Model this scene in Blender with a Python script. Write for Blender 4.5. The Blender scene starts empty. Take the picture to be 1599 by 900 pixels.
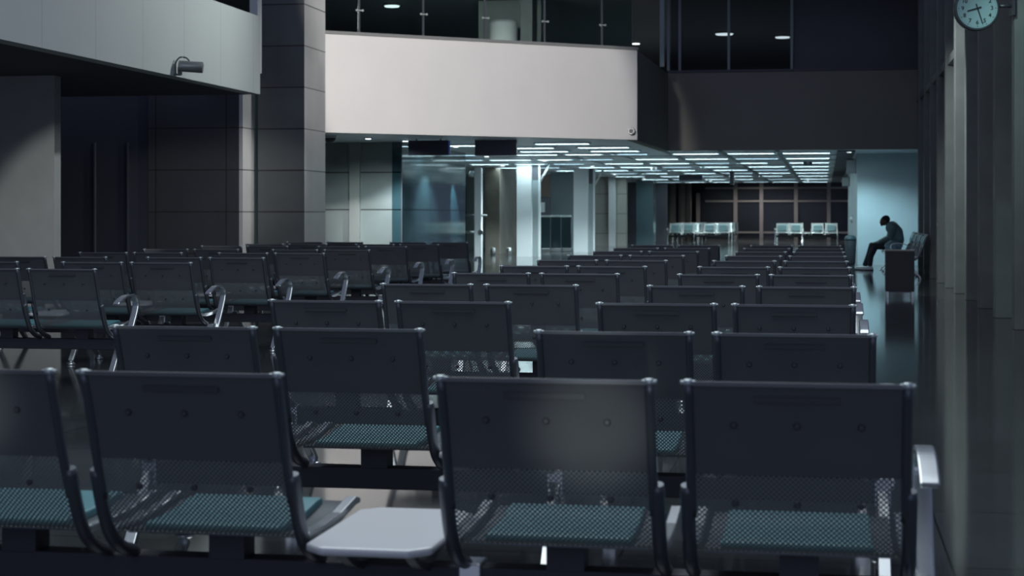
import bpy, bmesh, math, random
from mathutils import Vector, Matrix
random.seed(7)
S = bpy.context.scene
COL = S.collection
PI = math.pi
# ------------------------------------------------------------------ camera, world, light, exposure
F = 2700.0; HOR = 335.0; CH = 1.27; TH = math.atan(488.5 / F)
cd = bpy.data.cameras.new('camera'); cam = bpy.data.objects.new('camera', cd); COL.objects.link(cam)
cam.location = (0, 0, CH); cam.rotation_euler = (PI / 2, 0, TH)
cd.sensor_width = 36; cd.lens = F / 1599 * 36; cd.shift_y = -(450 - HOR) / 1599
cd.clip_end = 300; cd.dof.use_dof = True; cd.dof.focus_distance = 10.5; cd.dof.aperture_fstop = 5.2
S.camera = cam
S.view_settings.view_transform = 'Standard'; S.view_settings.look = 'None'
S.view_settings.gamma = 1; S.view_settings.use_curve_mapping = False; S.view_settings.exposure = 0.0
w = bpy.data.worlds.new('world'); S.world = w; w.use_nodes = True
bg = w.node_tree.nodes['Background']; bg.inputs[0].default_value = (0.50, 0.62, 0.98, 1); bg.inputs[1].default_value = 0.14

def at(px, t, z=0.0):
    """point at forward distance t whose bearing is that of photo column px"""
    l = (px - 799.5) / F * t
    return Vector((math.cos(TH) * l - math.sin(TH) * t, math.sin(TH) * l + math.cos(TH) * t, z))

def lamp(name, kind, loc, target, power, color, **kw):
    d = bpy.data.lights.new(name, kind); d.energy = power; d.color = color
    for k, v in kw.items(): setattr(d, k, v)
    o = bpy.data.objects.new(name, d); COL.objects.link(o); o.location = loc
    o.rotation_euler = (Vector(target) - Vector(loc)).to_track_quat('-Z', 'Y').to_euler()
    return o
WARM = (1.0, 0.955, 0.92); COOL = (0.80, 0.97, 1.0); TEAL = (0.55, 0.88, 1.0)
gxl = (-8.2, 40.2)
# hall spots with fixtures out of frame, and added fill lights
lamp('balcony_spot', 'SPOT', (-5.0, 18.0, 6.5), (-6.82, 32.2, 3.8), 6900, WARM, spot_size=math.radians(24.2), spot_blend=0.10, shadow_soft_size=0.35)
lamp('gallery_spot', 'SPOT', (-4.2, 22.6, 5.6), (-8.0, 20.8, 3.5), 430, (0.93, 1.0, 0.98), spot_size=math.radians(105), spot_blend=0.9, shadow_soft_size=0.1)
lamp('column_spot', 'SPOT', (-3.6, 26.5, 6.0), (-8.0, 26.6, 2.4), 340, (0.97, 1.0, 0.98), spot_size=math.radians(66), spot_blend=0.6, shadow_soft_size=0.1)
lamp('pillar_spot', 'SPOT', (-7.6, 13.0, 2.6), (-8.9, 20.4, 0.9), 330, (0.98, 1.0, 0.97), spot_size=math.radians(25), spot_blend=0.35, shadow_soft_size=0.03)
lamp('fin_spot', 'SPOT', (-0.6, 26.85, 4.6), (2.3, 28.5, 2.2), 560, (0.9, 1.0, 0.98), spot_size=math.radians(80), spot_blend=0.5, shadow_soft_size=0.05)
lamp('aisle_lamp', 'SPOT', (1.0, 17.6, 5.0), (2.6, 19.8, 2.4), 120, (0.65, 1.0, 0.95), spot_size=math.radians(40), spot_blend=0.7, shadow_soft_size=0.05)
lamp('hall_lamp', 'AREA', (-2.0, 8.5, 6.4), (-2.0, 8.5, 0), 430, (0.85, 0.95, 1.0), shape='RECTANGLE', size=5, size_y=12)

lamp('glass_wall_fill', 'SPOT', (gxl[0], gxl[1], 2.75), (gxl[0] - .9, gxl[1] + 1.0, 0.3), 420, TEAL, spot_size=math.radians(34), spot_blend=0.5, shadow_soft_size=0.03)  # added spot without a fixture, puts a highlight on the teal glass
lamp('panel_sheen_fill', 'SPOT', (0.2, -1.5, 0.9), (-0.56, 4.18, 0.75), 420, (0.9, 1.0, 0.97), spot_size=math.radians(3.9), spot_blend=1.0, shadow_soft_size=0.05)  # added low spot, stands in for a reflected glow on the seat back
lamp('panel_sheen_fill', 'SPOT', (-1.0, -1.5, 0.9), (-2.24, 4.18, 0.78), 380, (0.9, 1.0, 0.97), spot_size=math.radians(4.2), spot_blend=1.0, shadow_soft_size=0.05)  # second added spot, same glow on the leftmost front seat back
lamp('return_fill_spot', 'SPOT', (-6.0, 24.7, 2.9), (-9.3, 25.6, 1.5), 120, (1, 1, .98), spot_size=math.radians(42), spot_blend=0.8, shadow_soft_size=0.1)  # added mid-air fill with no fixture, brightens the stone return
lamp('rear_fill_sun', 'SUN', (0, -6, 8), (-0.6, 14, 4.2), 0.22, (0.62, 0.70, 1.0), angle=math.radians(40))  # added sun behind the camera, no real source, lifts the dark surfaces
# ------------------------------------------------------------------ materials
def mat(name, col, rough=0.6, metal=0.0, emit=None, es=0.0, var=0.0, scale=3.0, spec=0.5, bump=0.0):
    m = bpy.data.materials.new(name); m.use_nodes = True
    nt = m.node_tree; b = nt.nodes['Principled BSDF']
    b.inputs['Base Color'].default_value = (*col, 1); b.inputs['Roughness'].default_value = rough
    b.inputs['Metallic'].default_value = metal; b.inputs['Specular IOR Level'].default_value = spec
    if emit: b.inputs['Emission Color'].default_value = (*emit, 1); b.inputs['Emission Strength'].default_value = es
    if var or bump:
        tc = nt.nodes.new('ShaderNodeTexCoord'); n = nt.nodes.new('ShaderNodeTexNoise'); n.inputs['Scale'].default_value = scale
        n.inputs['Detail'].default_value = 5
        nt.links.new(tc.outputs['Object'], n.inputs['Vector'])
        if var:
            r = nt.nodes.new('ShaderNodeMapRange'); r.inputs[3].default_value = 1 - var; r.inputs[4].default_value = 1 + var
            r.inputs[1].default_value = 0.3; r.inputs[2].default_value = 0.7
            mx = nt.nodes.new('ShaderNodeVectorMath'); mx.operation = 'SCALE'; mx.inputs[0].default_value = col
            nt.links.new(n.outputs['Fac'], r.inputs[0]); nt.links.new(r.outputs[0], mx.inputs['Scale'])
            nt.links.new(mx.outputs[0], b.inputs['Base Color'])
        if bump:
            bp = nt.nodes.new('ShaderNodeBump'); bp.inputs['Strength'].default_value = bump; bp.inputs['Distance'].default_value = 0.01
            nt.links.new(n.outputs['Fac'], bp.inputs['Height']); nt.links.new(bp.outputs[0], b.inputs['Normal'])
    return m

def tile_mat(name, col, rough, zs, z0, hs=None, h0=0.0, axis='X', var=0.12, joint=0.15, jw=0.010, spec=0.5, tvar=0.0):
    """stone slabs: horizontal joints each zs from z0, vertical joints each hs along the axis"""
    m = mat(name, col, rough, spec=spec); nt = m.node_tree; b = nt.nodes['Principled BSDF']
    g = nt.nodes.new('ShaderNodeNewGeometry'); sp = nt.nodes.new('ShaderNodeSeparateXYZ'); nt.links.new(g.outputs['Position'], sp.inputs[0])
    def M(op, a, bb=None):
        n = nt.nodes.new('ShaderNodeMath'); n.operation = op
        for i, v in enumerate((a, bb)):
            if v is None: continue
            if isinstance(v, (int, float)): n.inputs[i].default_value = v
            else: nt.links.new(v, n.inputs[i])
        return n.outputs[0]
    def joints(c, step, off, wd):
        d = M('ABSOLUTE', M('SUBTRACT', M('FRACT', M('DIVIDE', M('SUBTRACT', c, off - step * 0.5), step)), 0.5))
        return M('LESS_THAN', d, wd / step)
    j = joints(sp.outputs['Z' if axis != 'F' else 'Y'], zs, z0, jw)
    cell = M('FLOOR', M('DIVIDE', M('SUBTRACT', sp.outputs['Z' if axis != 'F' else 'Y'], z0), zs))
    if hs:
        ha = sp.outputs['Y' if axis == 'Y' else 'X']
        j = M('MAXIMUM', j, joints(ha, hs, h0, jw))
        cell = M('ADD', M('MULTIPLY', cell, 7.31), M('FLOOR', M('DIVIDE', M('SUBTRACT', ha, h0), hs)))
    wn = nt.nodes.new('ShaderNodeTexWhiteNoise'); wn.noise_dimensions = '1D'; nt.links.new(cell, wn.inputs['W'])
    n = nt.nodes.new('ShaderNodeTexNoise'); n.inputs['Scale'].default_value = 1.7; n.inputs['Detail'].default_value = 6
    nt.links.new(g.outputs['Position'], n.inputs['Vector'])
    fac = M('ADD', M('MULTIPLY', M('SUBTRACT', n.outputs['Fac'], 0.5), var * 3), M('ADD', 1.0, M('MULTIPLY', M('SUBTRACT', wn.outputs['Value'], 0.5), tvar)))
    fac = M('MULTIPLY', fac, M('SUBTRACT', 1.0, M('MULTIPLY', j, 1 - joint)))
    mx = nt.nodes.new('ShaderNodeVectorMath'); mx.operation = 'SCALE'; mx.inputs[0].default_value = col
    nt.links.new(fac, mx.inputs['Scale']); nt.links.new(mx.outputs[0], b.inputs['Base Color'])
    return m

def perforated(name, col, pitch, hole, rough=0.35, metal=0.5, plane='XZ'):
    m = mat(name, col, rough, metal); nt = m.node_tree; b = nt.nodes['Principled BSDF']; out = nt.nodes['Material Output']
    tc = nt.nodes.new('ShaderNodeTexCoord'); sp = nt.nodes.new('ShaderNodeSeparateXYZ'); nt.links.new(tc.outputs['Object'], sp.inputs[0])
    def M(op, a, bb=None):
        n = nt.nodes.new('ShaderNodeMath'); n.operation = op
        for i, v in enumerate((a, bb)):
            if v is None: continue
            if isinstance(v, (int, float)): n.inputs[i].default_value = v
            else: nt.links.new(v, n.inputs[i])
        return n.outputs[0]
    X = sp.outputs['X']; Z = sp.outputs[plane[1]]
    def sq(op):
        v = M('SUBTRACT', M('FRACT', M('DIVIDE', M(op, X, Z), pitch)), 0.5); return M('MULTIPLY', v, v)
    h = M('LESS_THAN', M('ADD', sq('ADD'), sq('SUBTRACT')), hole * hole)
    tr = nt.nodes.new('ShaderNodeBsdfTransparent'); mx = nt.nodes.new('ShaderNodeMixShader')
    nt.links.new(h, mx.inputs[0]); nt.links.new(b.outputs[0], mx.inputs[1]); nt.links.new(tr.outputs[0], mx.inputs[2])
    nt.links.new(mx.outputs[0], out.inputs['Surface'])
    return m

def glass(name, tint, transp=0.8, rough=0.03, ior=1.5):
    m = bpy.data.materials.new(name); m.use_nodes = True; nt = m.node_tree; nt.nodes.remove(nt.nodes['Principled BSDF'])
    out = nt.nodes['Material Output']; tr = nt.nodes.new('ShaderNodeBsdfTransparent'); tr.inputs[0].default_value = (*[c * transp for c in tint], 1)
    gl = nt.nodes.new('ShaderNodeBsdfGlossy'); gl.inputs['Roughness'].default_value = rough
    fr = nt.nodes.new('ShaderNodeFresnel'); fr.inputs[0].default_value = ior; mx = nt.nodes.new('ShaderNodeMixShader')
    nt.links.new(fr.outputs[0], mx.inputs[0]); nt.links.new(tr.outputs[0], mx.inputs[1]); nt.links.new(gl.outputs[0], mx.inputs[2])
    nt.links.new(mx.outputs[0], out.inputs['Surface']); return m

M_floor = tile_mat('polished_granite_floor', (0.050, 0.056, 0.060), 0.085, 1.2, 0.4, 1.2, 0.45, 'F', var=0.18, joint=0.25, jw=0.005, spec=0.9, tvar=0.25)
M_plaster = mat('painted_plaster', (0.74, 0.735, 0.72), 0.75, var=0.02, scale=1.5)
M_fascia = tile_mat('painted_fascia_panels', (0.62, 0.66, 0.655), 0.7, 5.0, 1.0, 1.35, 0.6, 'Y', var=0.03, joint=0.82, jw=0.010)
M_parapet_shaded = mat('shaded_plaster', (0.235, 0.225, 0.205), 0.8, var=0.05, scale=0.8)  # darker copy of the balcony plaster, shade put into the colour
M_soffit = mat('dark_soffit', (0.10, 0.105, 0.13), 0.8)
M_ceiling = mat('metal_tile_ceiling', (0.72, 0.80, 0.84), 0.35, 0.2, var=0.06, scale=0.6)
M_stone = tile_mat('pale_stone_slabs', (0.50, 0.50, 0.49), 0.32, 0.65, 0.66, None, var=0.12, joint=0.12, jw=0.008, tvar=0.10)
M_stone_lit = tile_mat('lit_stone_return', (0.72, 0.72, 0.70), 0.4, 0.65, 0.66, None, var=0.1, joint=0.2, jw=0.008)  # stone lightened so the strip looks lit, light put into the colour
M_stone_dark = tile_mat('dark_stone_slabs', (0.068, 0.074, 0.088), 0.5, 0.65, 0.66, 1.15, -9.10, 'X', var=0.12, joint=0.3, jw=0.008, tvar=0.1)
M_stone_mid = tile_mat('grey_stone_slabs', (0.23, 0.26, 0.26), 0.4, 0.79, 0.58, None, var=0.15, joint=0.1, jw=0.012, tvar=0.08)
M_stone_far = tile_mat('beige_stone_slabs', (0.44, 0.43, 0.40), 0.45, 0.8, 0.5, 1.2, 0.1, 'X', var=0.08, joint=0.6, jw=0.02)
M_brown = mat('brown_stone', (0.17, 0.155, 0.13), 0.35, var=0.35, scale=1.2)
M_white = mat('white_paint', (0.72, 0.76, 0.78), 0.5)
M_greywall = mat('grey_paint', (0.30, 0.36, 0.37), 0.6)
M_fin = mat('grey_concrete', (0.20, 0.215, 0.21), 0.6, var=0.12, scale=2.0)
M_black = mat('black_glass', (0.11, 0.115, 0.15), 0.12, spec=0.35)
M_blackmatte = mat('dark_panel', (0.10, 0.105, 0.125), 0.7)
M_tealglass = mat('teal_black_glass', (0.035, 0.06, 0.07), 0.06, spec=1.0)
M_steel = mat('brushed_steel', (0.55, 0.57, 0.58), 0.3, 1.0)
M_chrome = mat('polished_aluminium', (0.74, 0.76, 0.77), 0.24, 0.9)
M_frame = mat('dark_seat_frame', (0.13, 0.14, 0.16), 0.38, 0.55)
M_cap = mat('light_frame_cap', (0.62, 0.68, 0.68), 0.3, 0.6)
M_beam = mat('black_beam', (0.055, 0.058, 0.07), 0.5, 0.2)
M_perf = perforated('perforated_back_sheet', (0.24, 0.265, 0.27), 0.0130, 0.285, 0.42, 0.2)
M_sheet = mat('dark_back_sheet', (0.142, 0.148, 0.158), 0.40, 0.2, var=0.06, scale=4)
M_pan = mat('seat_pan_metal', (0.10, 0.11, 0.12), 0.4, 0.5)
M_pad = mat('teal_vinyl', (0.10, 0.27, 0.30), 0.42, var=0.06, scale=6)
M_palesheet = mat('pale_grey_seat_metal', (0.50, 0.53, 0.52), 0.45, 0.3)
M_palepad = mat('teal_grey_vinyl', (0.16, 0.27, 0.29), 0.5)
M_table = mat('white_laminate', (0.82, 0.82, 0.84), 0.3, spec=1.0)
M_bolt = mat('bolt_metal', (0.075, 0.078, 0.085), 0.5, 0.3)
M_strip = mat('dull_label_strip', (0.05, 0.055, 0.06), 0.5)
M_glass = glass('clear_glass', (0.80, 0.92, 0.92), 0.92)
M_mull = mat('pale_mullion_paint', (0.42, 0.40, 0.39), 0.5)
M_mullthin = mat('dark_mullion', (0.16, 0.18, 0.20), 0.4)
M_warm = mat('warm_column_plaster', (0.40, 0.37, 0.34), 0.7)
M_strip_on = mat('lit_ceiling_tube', (0.8, 0.9, 0.9), 0.5, emit=(0.72, 0.95, 1.0), es=12)
M_strip_dim = mat('dim_ceiling_tube', (0.8, 0.9, 0.9), 0.5, emit=(0.62, 0.88, 1.0), es=5.5)
M_disc = mat('lit_round_lamp', (0.9, 0.9, 0.9), 0.5, emit=(0.93, 1.0, 0.97), es=1.7)
M_dot = mat('small_lit_lamp', (0.9, 0.9, 0.9), 0.5, emit=(0.85, 0.98, 1.0), es=3.5)
M_board = mat('navy_display', (0.055, 0.055, 0.085), 0.3)
M_board_edge = mat('blue_edge', (0.03, 0.05, 0.28), 0.4, emit=(0.05, 0.08, 0.45), es=0.12)

# ------------------------------------------------------------------ mesh helpers
def bm_new(): return bmesh.new()
def add_box(bm, x0, x1, y0, y1, z0, z1, mi=0, bev=0.0):
    vs = [bm.verts.new(p) for p in ((x0,y0,z0),(x1,y0,z0),(x1,y1,z0),(x0,y1,z0),(x0,y0,z1),(x1,y0,z1),(x1,y1,z1),(x0,y1,z1))]
    fs = [bm.faces.new([vs[i] for i in q]) for q in ((3,2,1,0),(4,5,6,7),(0,1,5,4),(1,2,6,5),(2,3,7,6),(3,0,4,7))]
    for f in fs: f.material_index = mi
    if bev:
        es = list({e for f in fs for e in f.edges})
        r = bmesh.ops.bevel(bm, geom=es, offset=bev, segments=2, affect='EDGES', profile=0.5)
        for f in r['faces']: f.material_index = mi
def add_prism(bm, pts, z0, z1, mi=0):
    a = [bm.verts.new((p[0], p[1], z0)) for p in pts]; b = [bm.verts.new((p[0], p[1], z1)) for p in pts]; n = len(pts)
    fs = [bm.faces.new(a[::-1]), bm.faces.new(b)] + [bm.faces.new((a[i], a[(i+1)%n], b[(i+1)%n], b[i])) for i in range(n)]
    for f in fs: f.material_index = mi
def add_tube(bm, pts, r, n=10, mi=0, cap=True):
    pts = [Vector(p) for p in pts]; rs = r if isinstance(r, (list, tuple)) else [r] * len(pts); rings = []
    up = None
    for i, p in enumerate(pts):
        d = (pts[min(i+1, len(pts)-1)] - pts[max(i-1, 0)]).normalized()
        if up is None: up = Vector((0,0,1)) if abs(d.z) < 0.9 else Vector((1,0,0))
        a = d.cross(up)
        if a.length < 1e-4: a = d.cross(Vector((0,1,0)))
        a.normalize(); b = d.cross(a).normalized(); up = -b if False else up
        rings.append([bm.verts.new(p + (a*math.cos(2*PI*k/n) + b*math.sin(2*PI*k/n)) * rs[i]) for k in range(n)])
    for q in range(len(rings)-1):
        for k in range(n):
            f = bm.faces.new((rings[q][k], rings[q][(k+1)%n], rings[q+1][(k+1)%n], rings[q+1][k])); f.smooth = True; f.material_index = mi
    if cap:
        for rg in (rings[0][::-1], rings[-1]): bm.faces.new(rg).material_index = mi
def add_lathe(bm, prof, c=(0,0,0), n=20, axis='Z', mi=0):
    rings = []
    for r, h in prof:
        ring = []
        for k in range(n):
            a = 2*PI*k/n; u, v = r*math.cos(a), r*math.sin(a)
            p = (u, v, h) if axis == 'Z' else ((h, u, v) if axis == 'X' else (u, h, v))
            ring.append(bm.verts.new((c[0]+p[0], c[1]+p[1], c[2]+p[2])))
        rings.append(ring)
    for q in range(len(rings)-1):
        for k in range(n):
            f = bm.faces.new((rings[q][k], rings[q][(k+1)%n], rings[q+1][(k+1)%n], rings[q+1][k])); f.smooth = True; f.material_index = mi
    bm.faces.new(rings[0][::-1]).material_index = mi; bm.faces.new(rings[-1]).material_index = mi
def smooth_path(pts, k=6):
    """Catmull-Rom through (a, b) or (a, b, c) points"""
    P = [Vector(p) for p in pts]; out = []
    for i in range(len(P)-1):
        p0 = P[i-1] if i else P[0]*2 - P[1]; p1, p2 = P[i], P[i+1]; p3 = P[i+2] if i+2 < len(P) else P[-1]*2 - P[-2]
        for j in range(k):
            t = j / k
            out.append(0.5*((2*p1) + (p2-p0)*t + (2*p0-5*p1+4*p2-p3)*t*t + (3*p1-p0-3*p2+p3)*t*t*t))
    out.append(P[-1]); return out
def add_ribbon(bm, pts, x0, x1, th, mi=0):
    """bar of rectangular section swept along a path in the y-z plane; th may be a list"""
    P = [Vector(p) for p in pts]; n = len(P); ths = th if isinstance(th, (list, tuple)) else [th]*n; rows = []
    for i, p in enumerate(P):
        d = (P[min(i+1, n-1)] - P[max(i-1, 0)]).normalized(); nn = Vector((-d.y, d.x)) * ths[i] / 2
        a, b = p + nn, p - nn
        rows.append([bm.verts.new(v) for v in ((x0, a.x, a.y), (x1, a.x, a.y), (x1, b.x, b.y), (x0, b.x, b.y))])
    for i in range(n-1):
        for k in range(4):
            f = bm.faces.new((rows[i][k], rows[i][(k+1)%4], rows[i+1][(k+1)%4], rows[i+1][k])); f.material_index = mi
    bm.faces.new(rows[0][::-1]).material_index = mi; bm.faces.new(rows[-1]).material_index = mi
def obj(name, bm, m, parent=None, kind=None, bevel=0.0):
    bmesh.ops.recalc_face_normals(bm, faces=bm.faces)
    me = bpy.data.meshes.new(name); bm.to_mesh(me); bm.free()
    for k in (m if isinstance(m, (list, tuple)) else [m]): me.materials.append(k)
    o = bpy.data.objects.new(name, me); COL.objects.link(o)
    if parent: o.parent = parent
    if kind: o['kind'] = kind
    if bevel:
        b = o.modifiers.new('bevel', 'BEVEL'); b.width = bevel; b.segments = 2; b.limit_method = 'ANGLE'
    return o
def tag(o, label, cat, group=None):
    o['label'] = label; o['category'] = cat
    if group: o['group'] = group
    return o
def empty(name, loc=(0,0,0), rz=0.0, label=None, cat=None, group=None):
    o = bpy.data.objects.new(name, None); COL.objects.link(o); o.location = loc; o.rotation_euler = (0, 0, rz); o.empty_display_size = 0.2
    if label: tag(o, label, cat, group)
    return o
def kids(o): return [c for c in bpy.data.objects if c.parent == o]
def copy_tree(o, parent=None):
    c = o.copy(); COL.objects.link(c)
    if parent: c.parent = parent
    for ch in kids(o): copy_tree(ch, c)
    return c
def struct_box(name, x0, x1, y0, y1, z0, z1, m, bevel=0.0):
    b = bm_new(); add_box(b, x0, x1, y0, y1, z0, z1); return obj(name, b, m, kind='structure', bevel=bevel)
def box_obj(name, x0, x1, y0, y1, z0, z1, m, parent=None, bev=0.0):
    b = bm_new(); add_box(b, x0, x1, y0, y1, z0, z1, bev=bev); return obj(name, b, m, parent)

# ------------------------------------------------------------------ the building
HM = 2.8      # mezzanine soffit
struct_box('floor', -16, 2.75, -3, 101, -0.2, 0, M_floor)
P1 = Vector((-9.05, 30.70)); P2 = Vector((-3.74, 34.90)); P3 = Vector((-3.65, 40.90)); P4 = Vector((2.62, 40.90))
P0 = P1 + (P1 - P2) * 0.93
b = bm_new(); add_prism(b, [P0 + Vector((0, .25)), P2 + Vector((-.08, .25)), P3 + Vector((-.1, .15)), P4 + Vector((0, .15)), (2.62, 84), (P0.x, 84)], HM, HM + 0.4)
obj('ceiling', b, M_ceiling, kind='structure')
def parapet(name, a, c, z0, z1, th, m):
    d = (c - a).normalized(); n = Vector((-d.y, d.x)) * th
    bb = bm_new(); add_prism(bb, [a, c, c + n, a + n], z0, z1); return obj(name, bb, m, kind='structure')
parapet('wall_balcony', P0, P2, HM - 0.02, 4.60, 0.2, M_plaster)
parapet('wall_balcony_side', P2 + Vector((.0, .02)), P3 + Vector((0, 0)), HM - 0.03, 4.60, 0.2, M_parapet_shaded)
parapet('wall_bridge', P3 + Vector((0.002, 0)), P4, HM - 0.02, 4.62, 0.18, M_parapet_shaded)
# coping on the balcony parapets
parapet('trim_1', P0 + Vector((.01, -.03)), P2 + Vector((.03, -.02)), 4.60, 4.655, 0.28, mat('grey_coping', (0.22, 0.23, 0.23), 0.5))
parapet('trim_2', P3 + Vector((0, -.04)), P4 + Vector((0, -.04)), 4.62, 4.67, 0.28, M_blackmatte)
# upper storey: dark ceiling, dark back wall, solid dark wall at right
struct_box('ceiling_upper', -16, 2.62, 38, 90, 6.9, 7.1, M_blackmatte)
struct_box('wall_upper_back', -16, 2.62, 66, 66.2, 3.2, 6.9, M_blackmatte)
xr = at(1240, 41.2).x
struct_box('wall_upper_right', xr, 2.62, 41.1, 41.3, 4.67, 6.9, M_blackmatte)
# left gallery fascia, soffit and the walls below
struct_box('wall_gallery_fascia', -8.2, -8.0, 4, 23.85, 3.0, 4.12, M_fascia)
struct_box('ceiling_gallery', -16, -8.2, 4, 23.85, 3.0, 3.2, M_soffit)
struct_box('wall_gallery_upper', -9.6, -9.5, 4, 24.2, 3.2, 7, M_black)
p = at(84, 19.9)
LPX = at(84, 21.5).x
struct_box('wall_left_pillar', -13.5, LPX, 20.16, 20.34, 0, 3.0, mat('pale_pillar_plaster', (0.50, 0.51, 0.49), 0.8, var=0.04, scale=5))
yb = 25.6
struct_box('wall_left_glazed', -14.5, at(230, 26.9).x, yb, yb + 0.2, 0, 3.5, M_black)
struct_box('wall_left_stone', at(230, 26.9).x + .002, at(367, 26.5).x, yb - 0.1, yb + 0.5, 0, 3.4, [M_stone_dark])
struct_box('wall_left_return', at(367, 26.5).x + .001, at(367, 26.5).x + 0.06, yb - 0.095, yb + 0.5, 0, 3.4, M_stone_lit)
for i, px in enumerate((123, 180)):
    q = at(px, 26.6)
    struct_box('trim_%d' % (i + 3), q.x - .012, q.x + .012, yb - 0.03, yb, 0, 2.4, M_mullthin)
q = at(386, 27.0)
b = bm_new(); add_box(b, q.x - .04, q.x + .05, 26.15, 26.25, 0, 3.4); obj('window_1', b, mat('pale_green_glass_edge', (0.22, 0.32, 0.32), 0.2), kind='structure')
# big stone column
M_colfront_shaded = tile_mat('shaded_face_slabs', (0.135, 0.143, 0.145), 0.35, 0.65, 0.66, None, var=0.15, joint=0.2, jw=0.010, tvar=0.12)  # dark copy of the column stone, front face shade put into the colour
cx1 = -8.0; cx0 = at(388, 26.7).x
b = bm_new(); add_box(b, cx0, cx1, 26.0, 27.15, 0, 6.9)
b.faces.ensure_lookup_table()
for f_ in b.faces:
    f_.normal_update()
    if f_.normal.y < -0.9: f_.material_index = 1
obj('wall_stone_column', b, [M_stone, M_colfront_shaded], kind='structure')
# above the gallery fascia: pale post beside the column
struct_box('trim_5', at(391, 26).x, at(404, 26).x, 24.85, 25.05, 3.4, 7, M_white)
# stone wall under the balcony, with pilaster
gx = at(627, 36.5).x; gy0 = at(627, 36.5).y; gy1 = at(727, 43.0).y
struct_box('wall_stone_under_balcony', -14, gx - .02, gy0, gy0 + 0.3, 0, HM, M_stone_mid)
q0, q1 = at(539, 36.3), at(556, 36.3)
struct_box('wall_pilaster', q0.x, q1.x, gy0 - 0.10, gy0, 0, HM, mat('pale_pilaster', (0.27, 0.285, 0.275), 0.6))
b = bm_new(); add_box(b, gx - 0.2, gx, gy0 - .02, gy1, 0, HM)
TG = tile_mat('teal_glass_panels', (0.035, 0.075, 0.09), 0.07, 0.79, 0.58, 1.6, gy0 + 1.1, 'Y', var=0.1, joint=0.1, jw=0.012, spec=1.0)
obj('window_2', b, TG, kind='structure')
b = bm_new(); add_box(b, gx + .001, gx + .02, gy0 - .04, gy0 - .02, 0, HM); obj('trim_6', b, M_blackmatte, kind='structure')
# columns and portals deeper in
def block(name, pl, pr, t, depth, z1, m):
    a, c = at(pl, t), at(pr, t); return struct_box(name, a.x, c.x, c.y, c.y + depth, 0, z1, m)
block('wall_brown_pillar', 757, 780, 56, 3.0, HM, M_brown)
block('wall_back_grey', 727, 762, 66, 0.2, HM, M_greywall)  # plain grey back wall, not emissive
block('wall_portal', 806, 830, 52, 1.6, HM, M_white)
block('wall_portal_side', 895, 918, 58, 1.8, HM, M_white)
block('wall_entry_panel', 858, 897, 63, 0.2, HM, mat('grey_entry_panel', (0.24, 0.30, 0.32), 0.3))
block('wall_entry_beige', 843, 859, 66, 0.2, HM, mat('salmon_wall', (0.55, 0.42, 0.36), 0.7))
block('wall_far_stone', 928, 978, 70, 0.4, HM, M_stone_far)
block('wall_far_pilaster', 950, 961, 69.8, 0.18, HM, M_white)
block('wall_far_black', 978, 1042, 82, 0.2, HM, M_blackmatte)
block('wall_far_blue', 993, 1020, 76, 1.2, HM, mat('blue_glass_panel', (0.10, 0.16, 0.19), 0.2))
# man's wall, a pier running back along the right side
struct_box('wall_right_pier', 0.80, 2.62, 44.3, 62, 0, HM, mat('pale_blue_plaster', (0.50, 0.60, 0.63), 0.7, var=0.03))
# right side: outer glazing, fins, rail
struct_box('window_3', 2.62, 2.72, 12, 84, 0, 7, M_black)
fin_b = []
for k in range(-1, 10):
    y = 19.67 + 2.2 * k
    if y > 40.4: break
    struct_box('wall_fin_%d' % (k + 2), 2.05, 2.615, y, y + 0.30, 0, 6.9, M_fin, bevel=0.008)
struct_box('trim_7', 2.08, 2.22, 29.0, 40.8, 3.84, 3.98, M_fin)
# far window wall
wy = 96.0
struct_box('window_4', -9.6, 2.6, wy, wy + 0.1, 0, 4.2, mat('night_window_glass', (0.028, 0.032, 0.042), 0.15))
struct_box('ceiling_far', -16, 2.62, 84, 97, 3.9, 4.1, M_blackmatte)
n = 8
for px in (1093, 1151, 1191, 1244, 1294, 1340):
    q = at(px, 97.0); struct_box('trim_%d' % n, q.x - .10, q.x + .10, wy - 0.2, wy, 0, 3.9 if px > 1100 else 2.45, M_mull); n += 1
for z in (0.28, 2.0, 2.72):
    struct_box('trim_%d' % n, -6.5, 2.6, wy - 0.12, wy - .02, z - .05, z + .05, M_mull); n += 1
for px, r in ((1049, .22), (1065, .18), (1075, .16)):
    q = at(px, 90.0); b = bm_new(); add_lathe(b, [(r, 0), (r, 2.9)], (q.x, q.y, 0), 24); tag(obj('round_column', b, M_warm), 'warm beige round column before the far windows, ' + {1049: 'leftmost and widest of three', 1065: 'middle of three', 1075: 'rightmost and thinnest of three'}[px], 'column', 'round columns at the far end')
struct_box('wall_left_far', -16, -15.8, 4, 97, 0, 7, M_blackmatte)

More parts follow.
